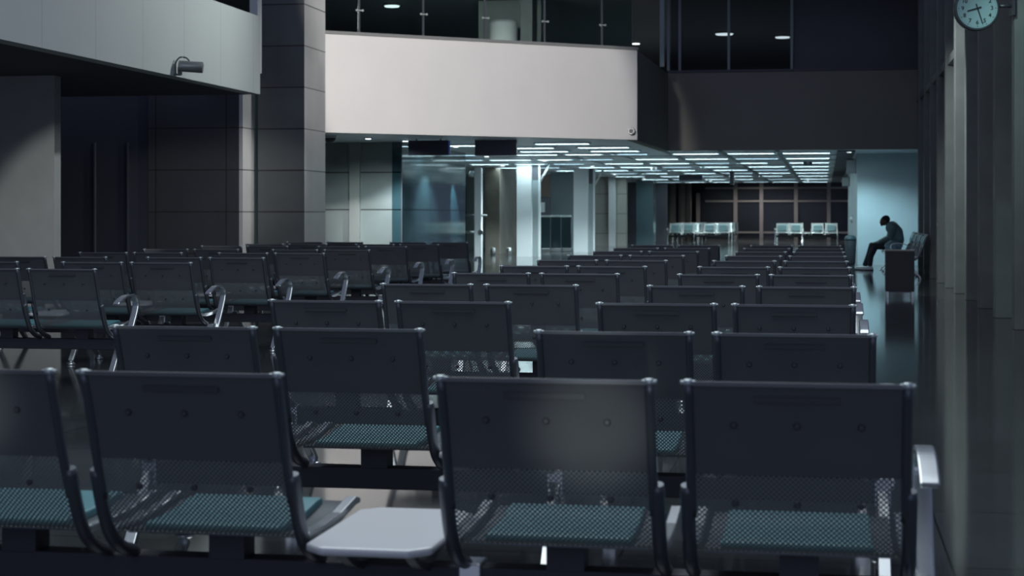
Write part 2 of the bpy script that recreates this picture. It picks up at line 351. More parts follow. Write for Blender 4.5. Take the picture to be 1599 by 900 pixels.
# ------------------------------------------------------------------ beam seating
HP = 0.605; W = 0.54
BACK = smooth_path([(0.0, 0.865), (0.045, 0.75), (0.082, 0.64), (0.125, 0.53), (0.160, 0.462), (0.20, 0.432), (0.245, 0.424)], 4)
def make_bench(pale=False):
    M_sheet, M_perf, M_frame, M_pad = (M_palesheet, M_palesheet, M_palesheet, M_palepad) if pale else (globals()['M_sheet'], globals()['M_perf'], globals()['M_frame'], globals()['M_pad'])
    root = empty('beam_seating_bench')
    b = bm_new(); add_box(b, -1.36, 1.36, 0.355, 0.435, 0.255, 0.335, bev=0.006); obj('beam', b, M_beam, root)
    for x in (-1.37, 0.23, 1.37) if False else (-1.34, 0.21, 1.37):
        b = bm_new()
        for s, ye in ((-1, 0.14), (1, 0.72)):
            y0 = 0.395 + s * 0.02
            pth = smooth_path([(y0 - s*0.01, 0.30), (y0 + s*0.06, 0.24), ((y0+ye)/2 + s*.03, 0.13), (ye, 0.03)], 4)
            add_ribbon(b, pth, x - 0.022, x + 0.022, [0.055 - 0.03*i/(len(pth)-1) for i in range(len(pth))])
        add_box(b, x - .03, x + .03, 0.345, 0.445, 0.245, 0.345)
        leg = obj('leg', b, M_chrome, root, bevel=0.004)
        for ye in (0.14, 0.72):
            b = bm_new(); add_lathe(b, [(0.036, 0), (0.038, 0.008), (0.030, 0.018), (0.014, 0.024), (0.012, 0.04)], (x, ye, 0), 16)
            obj('foot_pad', b, M_chrome, leg)
    for cxx in (-1.07, -0.465, 0.465, 1.07):
        x0, x1 = cxx - W/2, cxx + W/2
        # seat pan and pad
        b = bm_new(); pan = smooth_path([(0.235, 0.424), (0.33, 0.416), (0.48, 0.420), (0.62, 0.436), (0.695, 0.437), (0.715, 0.420)], 4)
        add_ribbon(b, pan, x0 + .035, x1 - .035, 0.010); seat = obj('seat', b, M_pan, root)
        b = bm_new(); pd = smooth_path([(0.250, 0.434), (0.33, 0.431), (0.48, 0.435), (0.58, 0.446), (0.645, 0.448)], 4)
        add_ribbon(b, pd, x0 + .075, x1 - .085, [0.018] + [0.026]*(len(pd)-2) + [0.018]); obj('seat_pad', b, M_pad, seat, bevel=0.006)
        # mounting plates under the seat
        b = bm_new()
        for dx in (-0.12, 0.12):
            pass
        add_box(b, cxx - .05, cxx + .05, .35, .44, .334, .413); obj('bracket', b, M_beam, seat)
        # backrest: upper solid, lower perforated
        b = bm_new(); up = [p_ for p_ in BACK if p_.y >= 0.638]; lo = [p_ for p_ in BACK if p_.y <= 0.642]
        add_ribbon(b, up, x0 + .022, x1 - .022, 0.004, 0)
        xs = (x0 + .022, x1 - .022); rows = [[b.verts.new((xx, p_.x, p_.y)) for xx in xs] for p_ in lo]
        for i in range(len(rows)-1): b.faces.new((rows[i][0], rows[i][1], rows[i+1][1], rows[i+1][0])).material_index = 1
        add_box(b, x0 + .02, x1 - .02, -0.010, 0.006, 0.862, 0.872, 0)
        br = obj('backrest', b, [M_sheet, M_perf], root)
        b = bm_new(); fp = [Vector((p_.x + 0.017, p_.y + 0.004)) for p_ in (BACK if pale else up) if (0.52 if pale else 0.66) < p_.y < (0.82 if pale else 0.85)]
        add_ribbon(b, fp, x0 + (.09 if pale else .055), x1 - (.09 if pale else .055), [0.014] + [0.026]*(len(fp)-2) + [0.014]); obj('back_pad', b, M_pad, br, bevel=0.005)
        b = bm_new()
        for z, y in ((0.765, 0.036), (0.566, 0.107)):
            for dx in (-0.15, 0, 0.15): add_lathe(b, [(0.006, 0.004), (0.009, -0.001), (0.006, -0.006)], (cxx + dx, y, z), 10, 'Y')
        obj('bolt', b, M_bolt, br)['kind'] = 'stuff'
        b = bm_new(); add_box(b, cxx - .10, cxx + .10, 0.006, 0.012, 0.822, 0.836); obj('label_strip', b, M_strip, br)
        for s in (-1, 1):
            xx = cxx + s * (W/2 - 0.014)
            b = bm_new(); tp = smooth_path([(0.0, 0.868), (0.045, 0.75), (0.082, 0.64), (0.128, 0.53)], 4)
            add_tube(b, [(xx, p_.x, p_.y) for p_ in tp], 0.0125, 10)
            xo = cxx + s * (W/2 - 0.004)
            lp = smooth_path([(0.100, 0.608), (0.125, 0.54), (0.158, 0.47), (0.200, 0.415), (0.27, 0.372), (0.36, 0.345)], 4)
            add_tube(b, [(xo, p_.x, p_.y) for p_ in lp], [0.016, 0.0185] + [0.0185]*(len(lp)-3) + [0.017], 10)
            fr = obj('side_frame', b, M_frame, root)
            b = bm_new(); add_lathe(b, [(0.010, 0.0), (0.0135, 0.003), (0.0135, 0.012), (0.009, 0.015)], (xx, 0.0, 0.862), 12); add_box(b, xx - .019, xx + .019, -.010, .010, .866, .874, 0, 0.003)
            obj('corner_cap', b, M_cap, fr)
            b = bm_new(); rp = [(0.20, 0.432), (0.34, 0.424), (0.50, 0.430), (0.66, 0.450), (0.705, 0.444)]
            add_ribbon(b, rp, xo - .016 if s > 0 else xo - .014, xo + .014 if s > 0 else xo + .016, [0.020, 0.026, 0.026, 0.024, 0.014])
            obj('seat_rail', b, M_chrome, root, bevel=0.003)
    # end armrest on the right: a band that rises at the front and curls back
    b = bm_new(); ap = smooth_path([(0.43, 0.30), (0.52, 0.42), (0.605, 0.555), (0.600, 0.625), (0.53, 0.655), (0.40, 0.655), (0.27, 0.620), (0.235, 0.600)], 6)
    nn = len(ap); add_ribbon(b, ap, 1.365, 1.415, [0.034 - 0.018*min(1, i/(nn*0.6)) for i in range(nn)]); obj('armrest', b, M_chrome, root, bevel=0.006)
    # small table between the seat pairs
    b = bm_new(); c = 0.05
    add_prism(b, [(-.165+c, .05), (.165-c, .05), (.165, .05+c), (.165, .66-c), (.165-c, .66), (-.165+c, .66), (-.165, .66-c), (-.165, .05+c)], 0.412, 0.434)
    tb = obj('table_top', b, M_table, root, bevel=0.008)
    for x in (-.09, .09):
        b = bm_new(); add_ribbon(b, smooth_path([(0.16, 0.405), (0.25, 0.36), (0.38, 0.33), (0.52, 0.36), (0.60, 0.405)], 4), x - .012, x + .012, 0.02)
        obj('table_bracket', b, M_frame, tb)
    return root
ORD = ['first', 'second', 'third', 'fourth', 'fifth', 'sixth', 'seventh', 'eighth', 'ninth', 'tenth', 'eleventh', 'twelfth']
bench0 = make_bench(); used = []
def place(x, y, rz, label, group, src=None):
    src = src or bench0; o = src if src not in used else copy_tree(src)
    used.append(o); o.location = (x, y, 0); o.rotation_euler = (0, 0, rz); tag(o, label, 'airport seating bench', group); return o
centre = [(4.135, .20), (5.83, .165), (7.715, .13), (9.64, .165), (11.53, .175), (13.2, .19), (14.95, .19), (16.75, .195), (18.6, .20), (20.45, .20), (22.4, .20)]
for i, (y, xr_) in enumerate(centre):
    place(xr_ - 1.335, y, 0, 'four-seat metal bench with side table, %s row in the middle block' % ORD[i] if i else 'nearest four-seat metal bench in the foreground, white side table between seats', 'benches of the middle block')
left = [(11.84, -5.22), (13.56, -5.14), (15.2, -5.06), (17.07, -5.04), (18.75, -5.01), (20.85, -5.10), (22.35, -5.03), (24.0, -4.98)]
for i, (y, xr_) in enumerate(left):
    place(xr_ - 1.335, y, 0, 'dark bench ending in a curled chrome armrest, %s row in the left block' % ORD[i], 'benches of the left block')
place(1.98, 39.0, PI/2, 'wall-side bench on which the hunched person sits', 'benches along the right wall')
place(1.98, 36.0, PI/2, 'empty wall-side bench between the black box stand and the hunched person', 'benches along the right wall')
q = at(1100, 80)
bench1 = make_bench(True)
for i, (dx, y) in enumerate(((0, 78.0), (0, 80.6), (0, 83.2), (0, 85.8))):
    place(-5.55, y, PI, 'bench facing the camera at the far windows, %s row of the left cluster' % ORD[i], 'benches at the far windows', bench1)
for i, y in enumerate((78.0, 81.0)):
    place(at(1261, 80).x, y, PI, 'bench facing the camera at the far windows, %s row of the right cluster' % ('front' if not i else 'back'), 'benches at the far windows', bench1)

# ------------------------------------------------------------------ person
def skin_piece(verts, edges, radii, levels=2, root_i=0):
    """tapering limbs: closely spaced ellipsoids along each bone, fused later by the voxel remesh"""
    b = bm_new(); R_ = [(q_ if isinstance(q_, tuple) else (q_, q_)) for q_ in radii]
    for i, j in edges:
        a, c = Vector(verts[i]), Vector(verts[j]); k = max(3, int((c - a).length / (min(R_[i] + R_[j]) * 0.35)))
        for m_ in range(k + 1):
            t = m_ / k; p_ = a.lerp(c, t); ly = R_[i][0]*(1-t) + R_[j][0]*t; fx = R_[i][1]*(1-t) + R_[j][1]*t
            res = bmesh.ops.create_uvsphere(b, u_segments=12, v_segments=8, radius=1)['verts']
            for v in res: v.co = Vector((v.co.x*fx + p_.x, v.co.y*ly + p_.y, v.co.z*min(fx, ly) + p_.z))
    me = bpy.data.meshes.new('piece'); b.to_mesh(me); b.free(); return me
def join_obj(name, meshes, m, parent, voxel=None):
    b = bm_new()
    for me in meshes: b.from_mesh(me)
    for f_ in b.faces: f_.smooth = True
    o = obj(name, b, m, parent)
    if voxel:
        r = o.modifiers.new('remesh', 'REMESH'); r.mode = 'VOXEL'; r.voxel_size = voxel; r.use_smooth_shade = True
        sm = o.modifiers.new('smooth', 'SMOOTH'); sm.factor = 0.6; sm.iterations = 6 if voxel > .006 else 3
    return o
def ell(c, r, rot=0.0, n=16):
    b = bm_new(); bmesh.ops.create_uvsphere(b, u_segments=n*2, v_segments=n, radius=1)
    bmesh.ops.scale(b, vec=r, verts=b.verts); bmesh.ops.rotate(b, cent=(0,0,0), matrix=Matrix.Rotation(rot, 3, 'Y'), verts=b.verts)
    bmesh.ops.translate(b, vec=c, verts=b.verts); me = bpy.data.meshes.new('e'); b.to_mesh(me); b.free(); return me
PX, PY = 1.56, 40.07
per = empty('person', (PX, PY, 0), 0, 'person in a grey jacket and dark trousers hunched forward asleep on the wall-side bench', 'person')
# local coordinates: forward is -x; hip at x = 0
hip = (0.02, 0, 0.58); sp1 = (0.06, 0, 0.70); sp2 = (0.03, 0, 0.86); chest = (-0.06, 0, 0.97); neck = (-0.13, 0, 1.045); skull = (-0.19, 0, 1.09)
V = [hip, sp1, sp2, chest, neck, skull]; R = [(.15,.12), (.145,.11), (.16,.115), (.155,.11), (.062,.062), (.06,.06)]; E = [(0,1),(1,2),(2,3),(3,4),(4,5)]
arms = {}
for s in (-1, 1):
    i = len(V); V += [(-0.05, s*.19, .985), (-0.12, s*.255, .75), (-0.36, s*.13, .635), (-0.43, s*.10, .62)]
    R += [.062, .048, .034, .030]; E += [(3, i), (i, i+1), (i+1, i+2), (i+2, i+3)]; arms[s] = V[i+3]
for s in (-1, 1):
    i = len(V); V += [(-0.03, s*.10, .555), (-0.48 - .03*s, s*.13, .555), (-0.56 - .02*s, s*.12, .33), (-0.62 - .05*s, s*.11, .09)]
    R += [.095, .066, .055, .040]; E += [(0, i), (i, i+1), (i+1, i+2), (i+2, i+3)]
body = [skin_piece(V, E, R)]
body += [ell((-0.225, 0, 1.125), (.098, .078, .122), 0.75), ell((-0.325, 0, 1.085), (.018, .014, .020)), ell((-0.29, 0, 1.035), (.035, .04, .03))]
for s in (-1, 1): body.append(ell((-0.215, s*.078, 1.12), (.022, .010, .032)))
for s in (-1, 1):
    hx, hy, hz = arms[s]
    body.append(ell((hx - .035, hy, hz - .004), (.05, .042, .016)))
    for j in range(4):
        L = (.075, .085, .08, .062)[j]; y = hy + (j - 1.5) * .021
        body.append(skin_piece([(hx - .06, y, hz), (hx - .06 - L*.5, y, hz + .006), (hx - .06 - L*.8, y, hz - .018), (hx - .06 - L*.95, y, hz - .04)], [(0,1),(1,2),(2,3)], [.010, .009, .0085, .007], 1))
    body.append(skin_piece([(hx - .02, hy - s*.03, hz), (hx - .045, hy - s*.055, hz - .008), (hx - .07, hy - s*.058, hz - .02)], [(0,1),(1,2)], [.012, .010, .008], 1))
M_skin = mat('dark_skin', (0.085, 0.055, 0.045), 0.6)
join_obj('body', body, M_skin, per, 0.0055)
M_jacket = mat('grey_jacket_cloth', (0.15, 0.22, 0.235), 0.85, var=0.2, scale=9, bump=0.4)
JV = [(0.03, 0, 0.62)] + V[1:4] + [(-0.115, 0, 1.02)]; JR = [(.185,.155), (.185,.15), (.20,.155), (.195,.15), (.09,.09)]; JE = [(0,1),(1,2),(2,3),(3,4)]
for s in (-1, 1):
    i = len(JV); JV += [(-0.05, s*.195, .985), (-0.12, s*.255, .75), (-0.345, s*.14, .64)]
    JR += [.080, .066, .050]; JE += [(3, i), (i, i+1), (i+1, i+2)]
join_obj('jacket', [skin_piece(JV, JE, JR), ell((-0.10, 0, 1.035), (.085, .09, .035), 0.7)], M_jacket, per, 0.01)
TV = [(0.03, 0, 0.572)]; TR = [(.16,.125)]; TE = []
for s in (-1, 1):
    i = len(TV); TV += [(-0.04, s*.10, .560), (-0.47 - .03*s, s*.13, .558), (-0.555 - .02*s, s*.12, .33), (-0.605 - .05*s, s*.11, .13)]
    TR += [.108, .080, .068, .060]; TE += [(0, i), (i, i+1), (i+1, i+2), (i+2, i+3)]
join_obj('trousers', [skin_piece(TV, TE, TR)], mat('black_trousers', (0.03, 0.035, 0.045), 0.85), per, 0.01)
for s in (-1, 1):
    ax = -0.62 - .05*s; ay = s*.11
    sh = [ell((ax - .06, ay, .045), (.165, .055, .05)), ell((ax + .01, ay, .075), (.055, .042, .06))]
    so = join_obj('shoe', sh, mat('pale_trainer', (0.85, 0.92, 0.92), 0.5), per, 0.008)
    b = bm_new(); add_prism(b, [(ax + .075*math.cos(a) - .06 + (.075*math.cos(a)), ay + .05*math.sin(a)) for a in [2*PI*k/20 for k in range(20)]], 0.0, 0.022); obj('sole', b, mat('dark_sole', (0.05, 0.05, 0.06), 0.7), so)
hr = join_obj('hair', [ell((-0.205, 0, 1.148), (.098, .083, .108), 0.75)], mat('black_hair', (0.02, 0.02, 0.022), 0.9, bump=0.6, scale=60), per, 0.008)
# bag on the next seat
b = bm_new(); bmesh.ops.create_icosphere(b, subdivisions=4, radius=1)
for v in b.verts:
    nrm = v.co.copy(); k = 1 + 0.09*math.sin(nrm.x*7 + nrm.z*4)*math.cos(nrm.y*6) + .05*math.sin(nrm.z*13)
    v.co = Vector((nrm.x*.19*k, nrm.y*.16*k, max(-0.09, nrm.z*.125*k)))
for f_ in b.faces: f_.smooth = True
t_ = empty('travel_bag', (1.50, 39.45, 0.545), 0, 'crumpled pale teal bag lying on the bench beside the hunched person', 'bag')
obj('pouch', b, mat('teal_bag_cloth', (0.22, 0.36, 0.40), 0.7, var=0.3, scale=9), t_)
b = bm_new(); add_tube(b, smooth_path([(-.12, 0, .05), (-.08, 0, .14), (0, 0, .17), (.08, 0, .14), (.12, 0, .05)], 4), 0.010, 8); obj('handle', b, M_jacket, t_)

# ------------------------------------------------------------------ black box stand in the aisle
q = at(1405.5, 26.4)
t_ = empty('box_stand', (q.x, q.y, 0), 0, 'black box stand on short metal legs in the aisle beside the benches', 'stand')
box_obj('body', -.215, .215, -.02, .40, .09, .70, mat('black_laminate', (0.035, 0.037, 0.045), 0.5), t_, .006)
box_obj('top_panel', -.225, .225, -.03, .41, .70, .725, mat('grey_top_edge', (0.16, 0.16, 0.17), 0.4), t_, .004)
for x in (-.185, .185):
    for y in (0.0, .37): b = bm_new(); add_box(b, x - .014, x + .014, y - .014, y + .014, 0, .09); obj('leg', b, M_steel, t_)
b = bm_new(); add_box(b, -.2, .2, -.012, .0, .075, .09); obj('rail', b, M_frame, t_)
# dark bin near the pier
q = at(1328, 43.6)
t_ = empty('waste_bin', (q.x, q.y, 0), 0, 'dark tapered waste bin standing at the corner of the pale pier', 'bin')
b = bm_new(); add_lathe(b, [(0.10, 0), (0.12, .05), (0.145, .6), (0.14, .62)], (0, 0, 0), 24); obj('body', b, mat('black_bin', (0.03, 0.035, 0.045), 0.6), t_)
b = bm_new(); add_lathe(b, [(0.150, .62), (0.152, .66), (0.12, .72), (0.05, .745)], (0, 0, 0), 24); obj('lid', b, mat('teal_lid', (0.03, 0.06, 0.07), 0.4), t_)

# ------------------------------------------------------------------ clock
q = at(1526, 19.0)
ck = empty('wall_clock', (q.x, q.y, 1.27 + 322 * 19 / F), math.radians(6), 'round double-sided clock on an arm from the right pillars reading 8:27', 'clock')
b = bm_new(); add_lathe(b, [(0.225, 0.055), (0.240, 0.05), (0.243, 0.0), (0.243, 0.10), (0.225, 0.105)], (0, 0, 0), 64, 'Y')
b.free(); b = bm_new(); add_lathe(b, [(0.232, 0.0), (0.243, 0.006), (0.243, 0.104), (0.232, 0.11)], (0, 0, 0), 64, 'Y'); obj('case', b, mat('grey_clock_case', (0.07, 0.09, 0.10), 0.4), ck)
b = bm_new(); add_lathe(b, [(0.218, -0.004), (0.218, 0.004)], (0, 0, 0), 64, 'Y'); obj('dial', b, mat('pale_teal_dial', (0.42, 0.66, 0.66), 0.4), ck)
M_ink = mat('black_ink', (0.03, 0.035, 0.04), 0.5)
for hnum in range(1, 13):
    a = hnum * PI / 6; cu = bpy.data.curves.new('numeral', 'FONT'); cu.body = str(hnum); cu.size = 0.062; cu.align_x = 'CENTER'; cu.align_y = 'CENTER'; cu.extrude = 0.001; cu.offset = 0.0012
    o = bpy.data.objects.new('numeral', cu); COL.objects.link(o)
    dg = bpy.context.evaluated_depsgraph_get(); me = bpy.data.meshes.new_from_object(o.evaluated_get(dg)); bpy.data.objects.remove(o)
    me.materials.clear(); me.materials.append(M_ink)
    o = bpy.data.objects.new('numeral', me); COL.objects.link(o); o.parent = ck; o.rotation_euler = (PI/2, 0, 0); o.location = (0.158*math.sin(a), -0.006, 0.158*math.cos(a))
b = bm_new()
for k in range(60):
    a = k * PI / 30; r0 = .190 if k % 5 == 0 else .200; u = Vector((math.sin(a), 0, math.cos(a))); v = Vector((math.cos(a), 0, -math.sin(a))); wd = .003 if k % 5 == 0 else .0012
    pts = [u*r0 - v*wd, u*r0 + v*wd, u*.209 + v*wd, u*.209 - v*wd]; b.faces.new([b.verts.new((p_.x, -.0055, p_.z)) for p_ in pts])
obj('minute_marks', b, M_ink, ck)
def hand(name, deg, ln, wd, tail, y):
    a = math.radians(deg); u = Vector((math.sin(a), 0, math.cos(a))); v = Vector((math.cos(a), 0, -math.sin(a))); b = bm_new()
    pts = [-u*tail - v*wd, -u*tail + v*wd, u*ln + v*wd*.8, u*ln - v*wd*.8]
    vs = [b.verts.new((p_.x, y, p_.z)) for p_ in pts] + [b.verts.new((p_.x, y + .003, p_.z)) for p_ in pts]
    for f_ in ((0,1,2,3), (7,6,5,4), (0,4,5,1), (1,5,6,2), (2,6,7,3), (3,7,4,0)): b.faces.new([vs[i] for i in f_])
    obj(name, b, M_ink, ck)
hand('hour_hand', 253.5, .115, .009, .045, -.012); hand('minute_hand', 162, .180, .0075, .05, -.016)
b = bm_new(); add_lathe(b, [(.012, -.018), (.012, -.005)], (0,0,0), 16, 'Y'); obj('hub', b, M_ink, ck)
b = bm_new(); add_tube(b, [(.235, .055, .03), (0.40, .07, .03)], .020, 12); add_box(b, .375, .405, -.03, .15, -.08, .14); obj('arm', b, M_frame, ck)

# ------------------------------------------------------------------ gallery spotlight and cameras
q = at(293, 21.6)
t_ = empty('spotlight', (-7.86, at(293, 21.6).y, 3.08), 0, 'grey cylinder spotlight on the lower edge of the left gallery fascia', 'spotlight')
M_lamp = mat('grey_lamp_metal', (0.28, 0.29, 0.29), 0.4, 0.5)
b = bm_new(); add_lathe(b, [(0.05, -.15), (.068, -.145), (.07, -.12), (.07, .15), (.062, .155), (.055, .145)], (.06, 0, .04), 28, 'X'); o = obj('barrel', b, M_lamp, t_); o.rotation_euler = (0, .06, .25)
b = bm_new(); add_box(b, -.14, -.06, -.04, .04, -.07, -.05); add_ribbon(b, [(0, -.06), (.0, .03)], -.10, -.05, .03); obj('bracket', b, M_frame, t_)
b = bm_new(); add_tube(b, smooth_path([(-.13, 0, -.05), (-.13, 0, .08), (-.08, 0, .15), (.0, 0, .15), (.05, 0, .11)], 5), .010, 8); obj('cable', b, M_bolt, t_)
def dome(px, t, z, r, label, dy=0):
    q = at(px, t); t_ = empty('dome_camera', (q.x, q.y + dy, z), 0, label, 'security camera')
    b = bm_new(); add_lathe(b, [(r*1.1, 0.01), (r*1.15, -.02), (r*1.0, -.05)], (0,0,0), 24); obj('housing', b, M_white, t_)
    b = bm_new(); add_lathe(b, [(r*.9, -.045), (r*.85, -.08), (r*.6, -.12), (r*.2, -.14)], (0,0,0), 24); obj('dome_lens', b, M_bolt, t_)
dome(515, 33.5, HM, .13, 'white dome camera under the balcony soffit right of the stone column')
q = P2
t_ = empty('corner_camera', (P2.x - .10, P2.y - .14, 2.95), 0, 'small round camera at the lower right corner of the pale balcony', 'security camera')
b = bm_new(); add_lathe(b, [(.05, .12), (.07, .08), (.075, 0.0), (.06, -.05)], (0, 0, 0), 20, 'Y'); obj('housing', b, M_lamp, t_)
b = bm_new(); add_lathe(b, [(.045, -.05), (.04, -.062)], (0, 0, 0), 20, 'Y'); obj('lens', b, M_bolt, t_)

# ------------------------------------------------------------------ hanging display boards and signs
def board(px0, px1, t, y0, y1, label, edge=None):
    a, c = at(px0, t), at(px1, t); z1 = CH + (HOR - y0) * t / F; z0 = CH + (HOR - y1) * t / F; w2 = (c.x - a.x) / 2
    t_ = empty('display_board', ((a.x + c.x) / 2, (a.y + c.y) / 2, z0), 0, label, 'display board', 'hanging display boards')
    box_obj('screen', -w2, w2, -.05, .05, 0, z1 - z0, M_board, t_, .004)
    if edge: box_obj('edge_light', w2, w2 + .02, -.045, .045, 0.01, z1 - z0 - .01, M_board_edge, t_)
    for s in (-1, 1):
        box_obj('hanger', s*w2*.6 - .012, s*w2*.6 + .012, -.012, .012, z1 - z0, HM - z0, M_frame, t_)
board(637, 702, 35.0, 219.5, 243, 'dark flight display board with a blue edge, left one under the pale balcony', True)
board(741, 808, 35.2, 218.5, 243, 'plain dark flight display board, right one under the pale balcony')
board(1060, 1096, 66, 273.5, 282, 'small dark sign with a blue end hanging far back under the ceiling', True)
def text(body, size, mt, parent, loc):
    cu = bpy.data.curves.new('lettering', 'FONT'); cu.body = body; cu.size = size; cu.align_x = 'CENTER'; cu.align_y = 'CENTER'; cu.extrude = .002
    o = bpy.data.objects.new('lettering', cu); COL.objects.link(o); dg = bpy.context.evaluated_depsgraph_get()
    me = bpy.data.meshes.new_from_object(o.evaluated_get(dg)); bpy.data.objects.remove(o); me.materials.clear(); me.materials.append(mt)
    o = bpy.data.objects.new('lettering', me); COL.objects.link(o); o.parent = parent; o.rotation_euler = (PI/2, 0, 0); o.location = loc
q = at(1261.5, 50); z0 = CH + 77 * 50 / F
t_ = empty('gate_sign', (q.x, q.y, z0), 0, 'small black hanging sign with a pale 6 between the right ceiling lights', 'sign')
box_obj('panel', -.13, .13, -.03, .03, 0, .17, M_blackmatte, t_, .004); text('6', .16, M_white, t_, (0, -.033, .085))
box_obj('hanger', -.01, .01, -.01, .01, .17, HM - z0, M_frame, t_)
q = at(1143, 58); z0 = CH + 46 * 58 / F
t_ = empty('edge_on_sign', (q.x, q.y, z0), 0, 'narrow dark sign hanging edge-on in the middle of the far ceiling', 'sign')
box_obj('panel', -.06, .06, -.3, .3, 0, .46, M_blackmatte, t_, .01); box_obj('hanger', -.012, .012, -.012, .012, .46, HM - z0, M_frame, t_)
q = at(1021, 55); z0 = CH + 66 * 55 / F
t_ = empty('pictogram_sign', (q.x, q.y, z0), 0, 'tiny white pictogram sign hanging among the ceiling lights left of centre', 'sign')
b = bm_new(); add_lathe(b, [(.10, -.02), (.10, .02)], (0, 0, .12), 24, 'Y'); obj('panel', b, M_white, t_)
b = bm_new(); add_lathe(b, [(.055, -.026), (.055, -.021)], (0, 0, .12), 24, 'Y'); obj('symbol', b, M_bolt, t_)
box_obj('hanger', -.01, .01, -.01, .01, .21, HM - z0, M_frame, t_)
# wall units on the pier
for px, t, y0, y1, lab in ((1328, 45.2, 250, 272, 'white wall unit high on the near corner of the pale pier'), (1318.5, 57, 277, 291, 'white wall unit further back on the side of the pale pier')):
    z1 = CH + (HOR - y0) * t / F; z0 = CH + (HOR - y1) * t / F; yy = at(px, t).y
    t_ = empty('wall_unit', (0.8, yy, z0), 0, lab, 'air conditioner', 'wall units on the pier')
    box_obj('cover', -.24, -.01, -.12, .12, 0, z1 - z0, M_white, t_, .02)
    box_obj('side_vent', -.01, .0, -.10, .10, 0, z1 - z0, M_bolt, t_); box_obj('top_plate', -.24, -.05, -.14, .14, z1 - z0, z1 - z0 + .03, M_blackmatte, t_)
t_ = empty('round_wall_lamp', (0.8, 52, 1.13), 0, 'small round pale wall lamp on the side of the pale pier', 'lamp')
b = bm_new(); add_lathe(b, [(.10, 0), (.10, -.03), (.07, -.07), (.02, -.085)], (0, 0, 0), 20, 'X'); obj('dome_cover', b, M_white, t_)
b = bm_new(); add_lathe(b, [(.115, 0), (.115, -.012)], (0, 0, 0), 20, 'X'); obj('base_plate', b, M_steel, t_)

# ------------------------------------------------------------------ ceiling lights under the mezzanine
cols_x = [-0.45, -1.80, -3.15, -4.50, -5.85, -7.20, -8.55, -9.9]
rows_y = [43.0, 47.0, 51.0, 55.0, 59.0, 63.5, 68.5, 74.5, 81.0]
def make_light(on):
    t_ = empty('ceiling_light')
    b = bm_new()
    for x0, x1, y0, y1 in ((-.60, .60, -.20, -.165), (-.60, .60, .165, .20), (-.60, -.565, -.165, .165), (.565, .60, -.165, .165)): add_box(b, x0, x1, y0, y1, -.035, 0)
    obj('frame', b, M_ceiling, t_); b = bm_new(); add_box(b, -.563, .563, -.163, .163, -.018, -.004); obj('diffuser', b, M_strip_on if on else M_strip_dim, t_)
    return t_
protos = {True: make_light(True), False: make_light(False)}; seen = {True: 0, False: 0}
extra = [(-4.9, 38.6), (-6.6, 38.6), (-5.5, 36.4), (-4.9, 40.8), (-6.6, 40.8), (-8.0, 37.0)]
spots = [(x, y, i, j) for j, y in enumerate(rows_y) for i, x in enumerate(cols_x)]
for x, y, i, j in spots:
    if x < -8 and y > 60: continue
    off = (0.42 if (i * 3 + j) % 4 == 1 else 0) if i else 0
    on = (i == 0) or ((i * 7 + j * 5) % 3 != 0)
    o = protos[on] if not seen[on] else copy_tree(protos[on]); seen[on] += 1
    o.location = (x - off, y, HM); tag(o, '%s recessed ceiling light, %s column from the right, %s row back from the bridge' % ('bright' if on else 'dim', ORD[i], ORD[j]), 'ceiling light', 'ceiling lights under the mezzanine')
for k, (x, y) in enumerate(extra):
    o = copy_tree(protos[True]); o.location = (x, y, HM); tag(o, 'bright recessed ceiling light behind the pale balcony, %s column, %s' % (('right', 'left', 'nearest', 'right', 'left', 'outermost left')[k], ('front', 'front', 'alone', 'back', 'back', 'alone')[k]), 'ceiling light', 'ceiling lights under the mezzanine')
# grid bands in the ceiling
n = 40
for x in (-1.12, -2.47, -3.82, -5.17, -6.52):
    struct_box('trim_%d' % n, x - .05, x + .05, 41.5, 83.8, HM - .02, HM, M_greywall); n += 1
for y in (45, 49, 53, 57, 61.2, 66, 71.5, 77.5):
    struct_box('trim_%d' % n, -8.8, .4, y - .06, y + .06, HM - .015, HM, M_greywall); n += 1
struct_box('trim_%d' % n, .3, .72, 42, 83, HM - .03, HM, M_blackmatte)

def downlight(px, t, label, power, z=HM, color=COOL, size=110):
    q = at(px, t); t_ = empty('downlight', (q.x, q.y, z), 0, label, 'downlight', 'small downlights')
    b = bm_new(); add_lathe(b, [(.09, 0), (.09, -.02), (.075, -.025)], (0,0,0), 20); obj('trim_ring', b, M_white, t_)
    b = bm_new(); add_lathe(b, [(.06, -.027), (.05, -.034)], (0,0,0), 20); obj('bulb', b, M_dot, t_)
    l = lamp('downlight_lamp', 'SPOT', (q.x, q.y, z - .06), (q.x, q.y, 0), power, color, spot_size=math.radians(size), spot_blend=0.5, shadow_soft_size=0.05)
downlight(633, 35.5, 'bright downlight above the left display board', 300)
downlight(575, 34.4, 'added downlight brightening the stone wall under the balcony', 190, size=165)  # fixture added to lift the dark wall behind it
downlight(712, 38.5, 'downlight before the teal glass wall', 260)
downlight(760, 45, 'downlight beyond the teal glass wall', 300)
downlight(785, 53.5, 'downlight in front of the brown stone pillar', 200)
downlight(850, 48.5, 'downlight in front of the white portal', 900, size=140)
downlight(885, 60, 'downlight over the entry', 400)
downlight(925, 54, 'downlight in front of the second white portal', 900, size=140)
downlight(960, 65, 'downlight in front of the far stone wall', 700, size=140)
downlight(1006, 73, 'downlight over the far blue glass panel', 500)
downlight(1062, 86, 'downlight by the far round columns', 420, 3.9, WARM)
downlight(1110, 78, 'added downlight brightening the left far benches', 520, HM, COOL, 140)  # added fixture, makes the left far seats brighter
downlight(1262, 77, 'added downlight brightening the right far benches', 520, HM, COOL, 140)  # added fixture, makes the right far seats brighter
downlight(1190, 92, 'added downlight brightening the far window posts', 300, 3.9, WARM, 150)  # added fixture so the window posts catch light
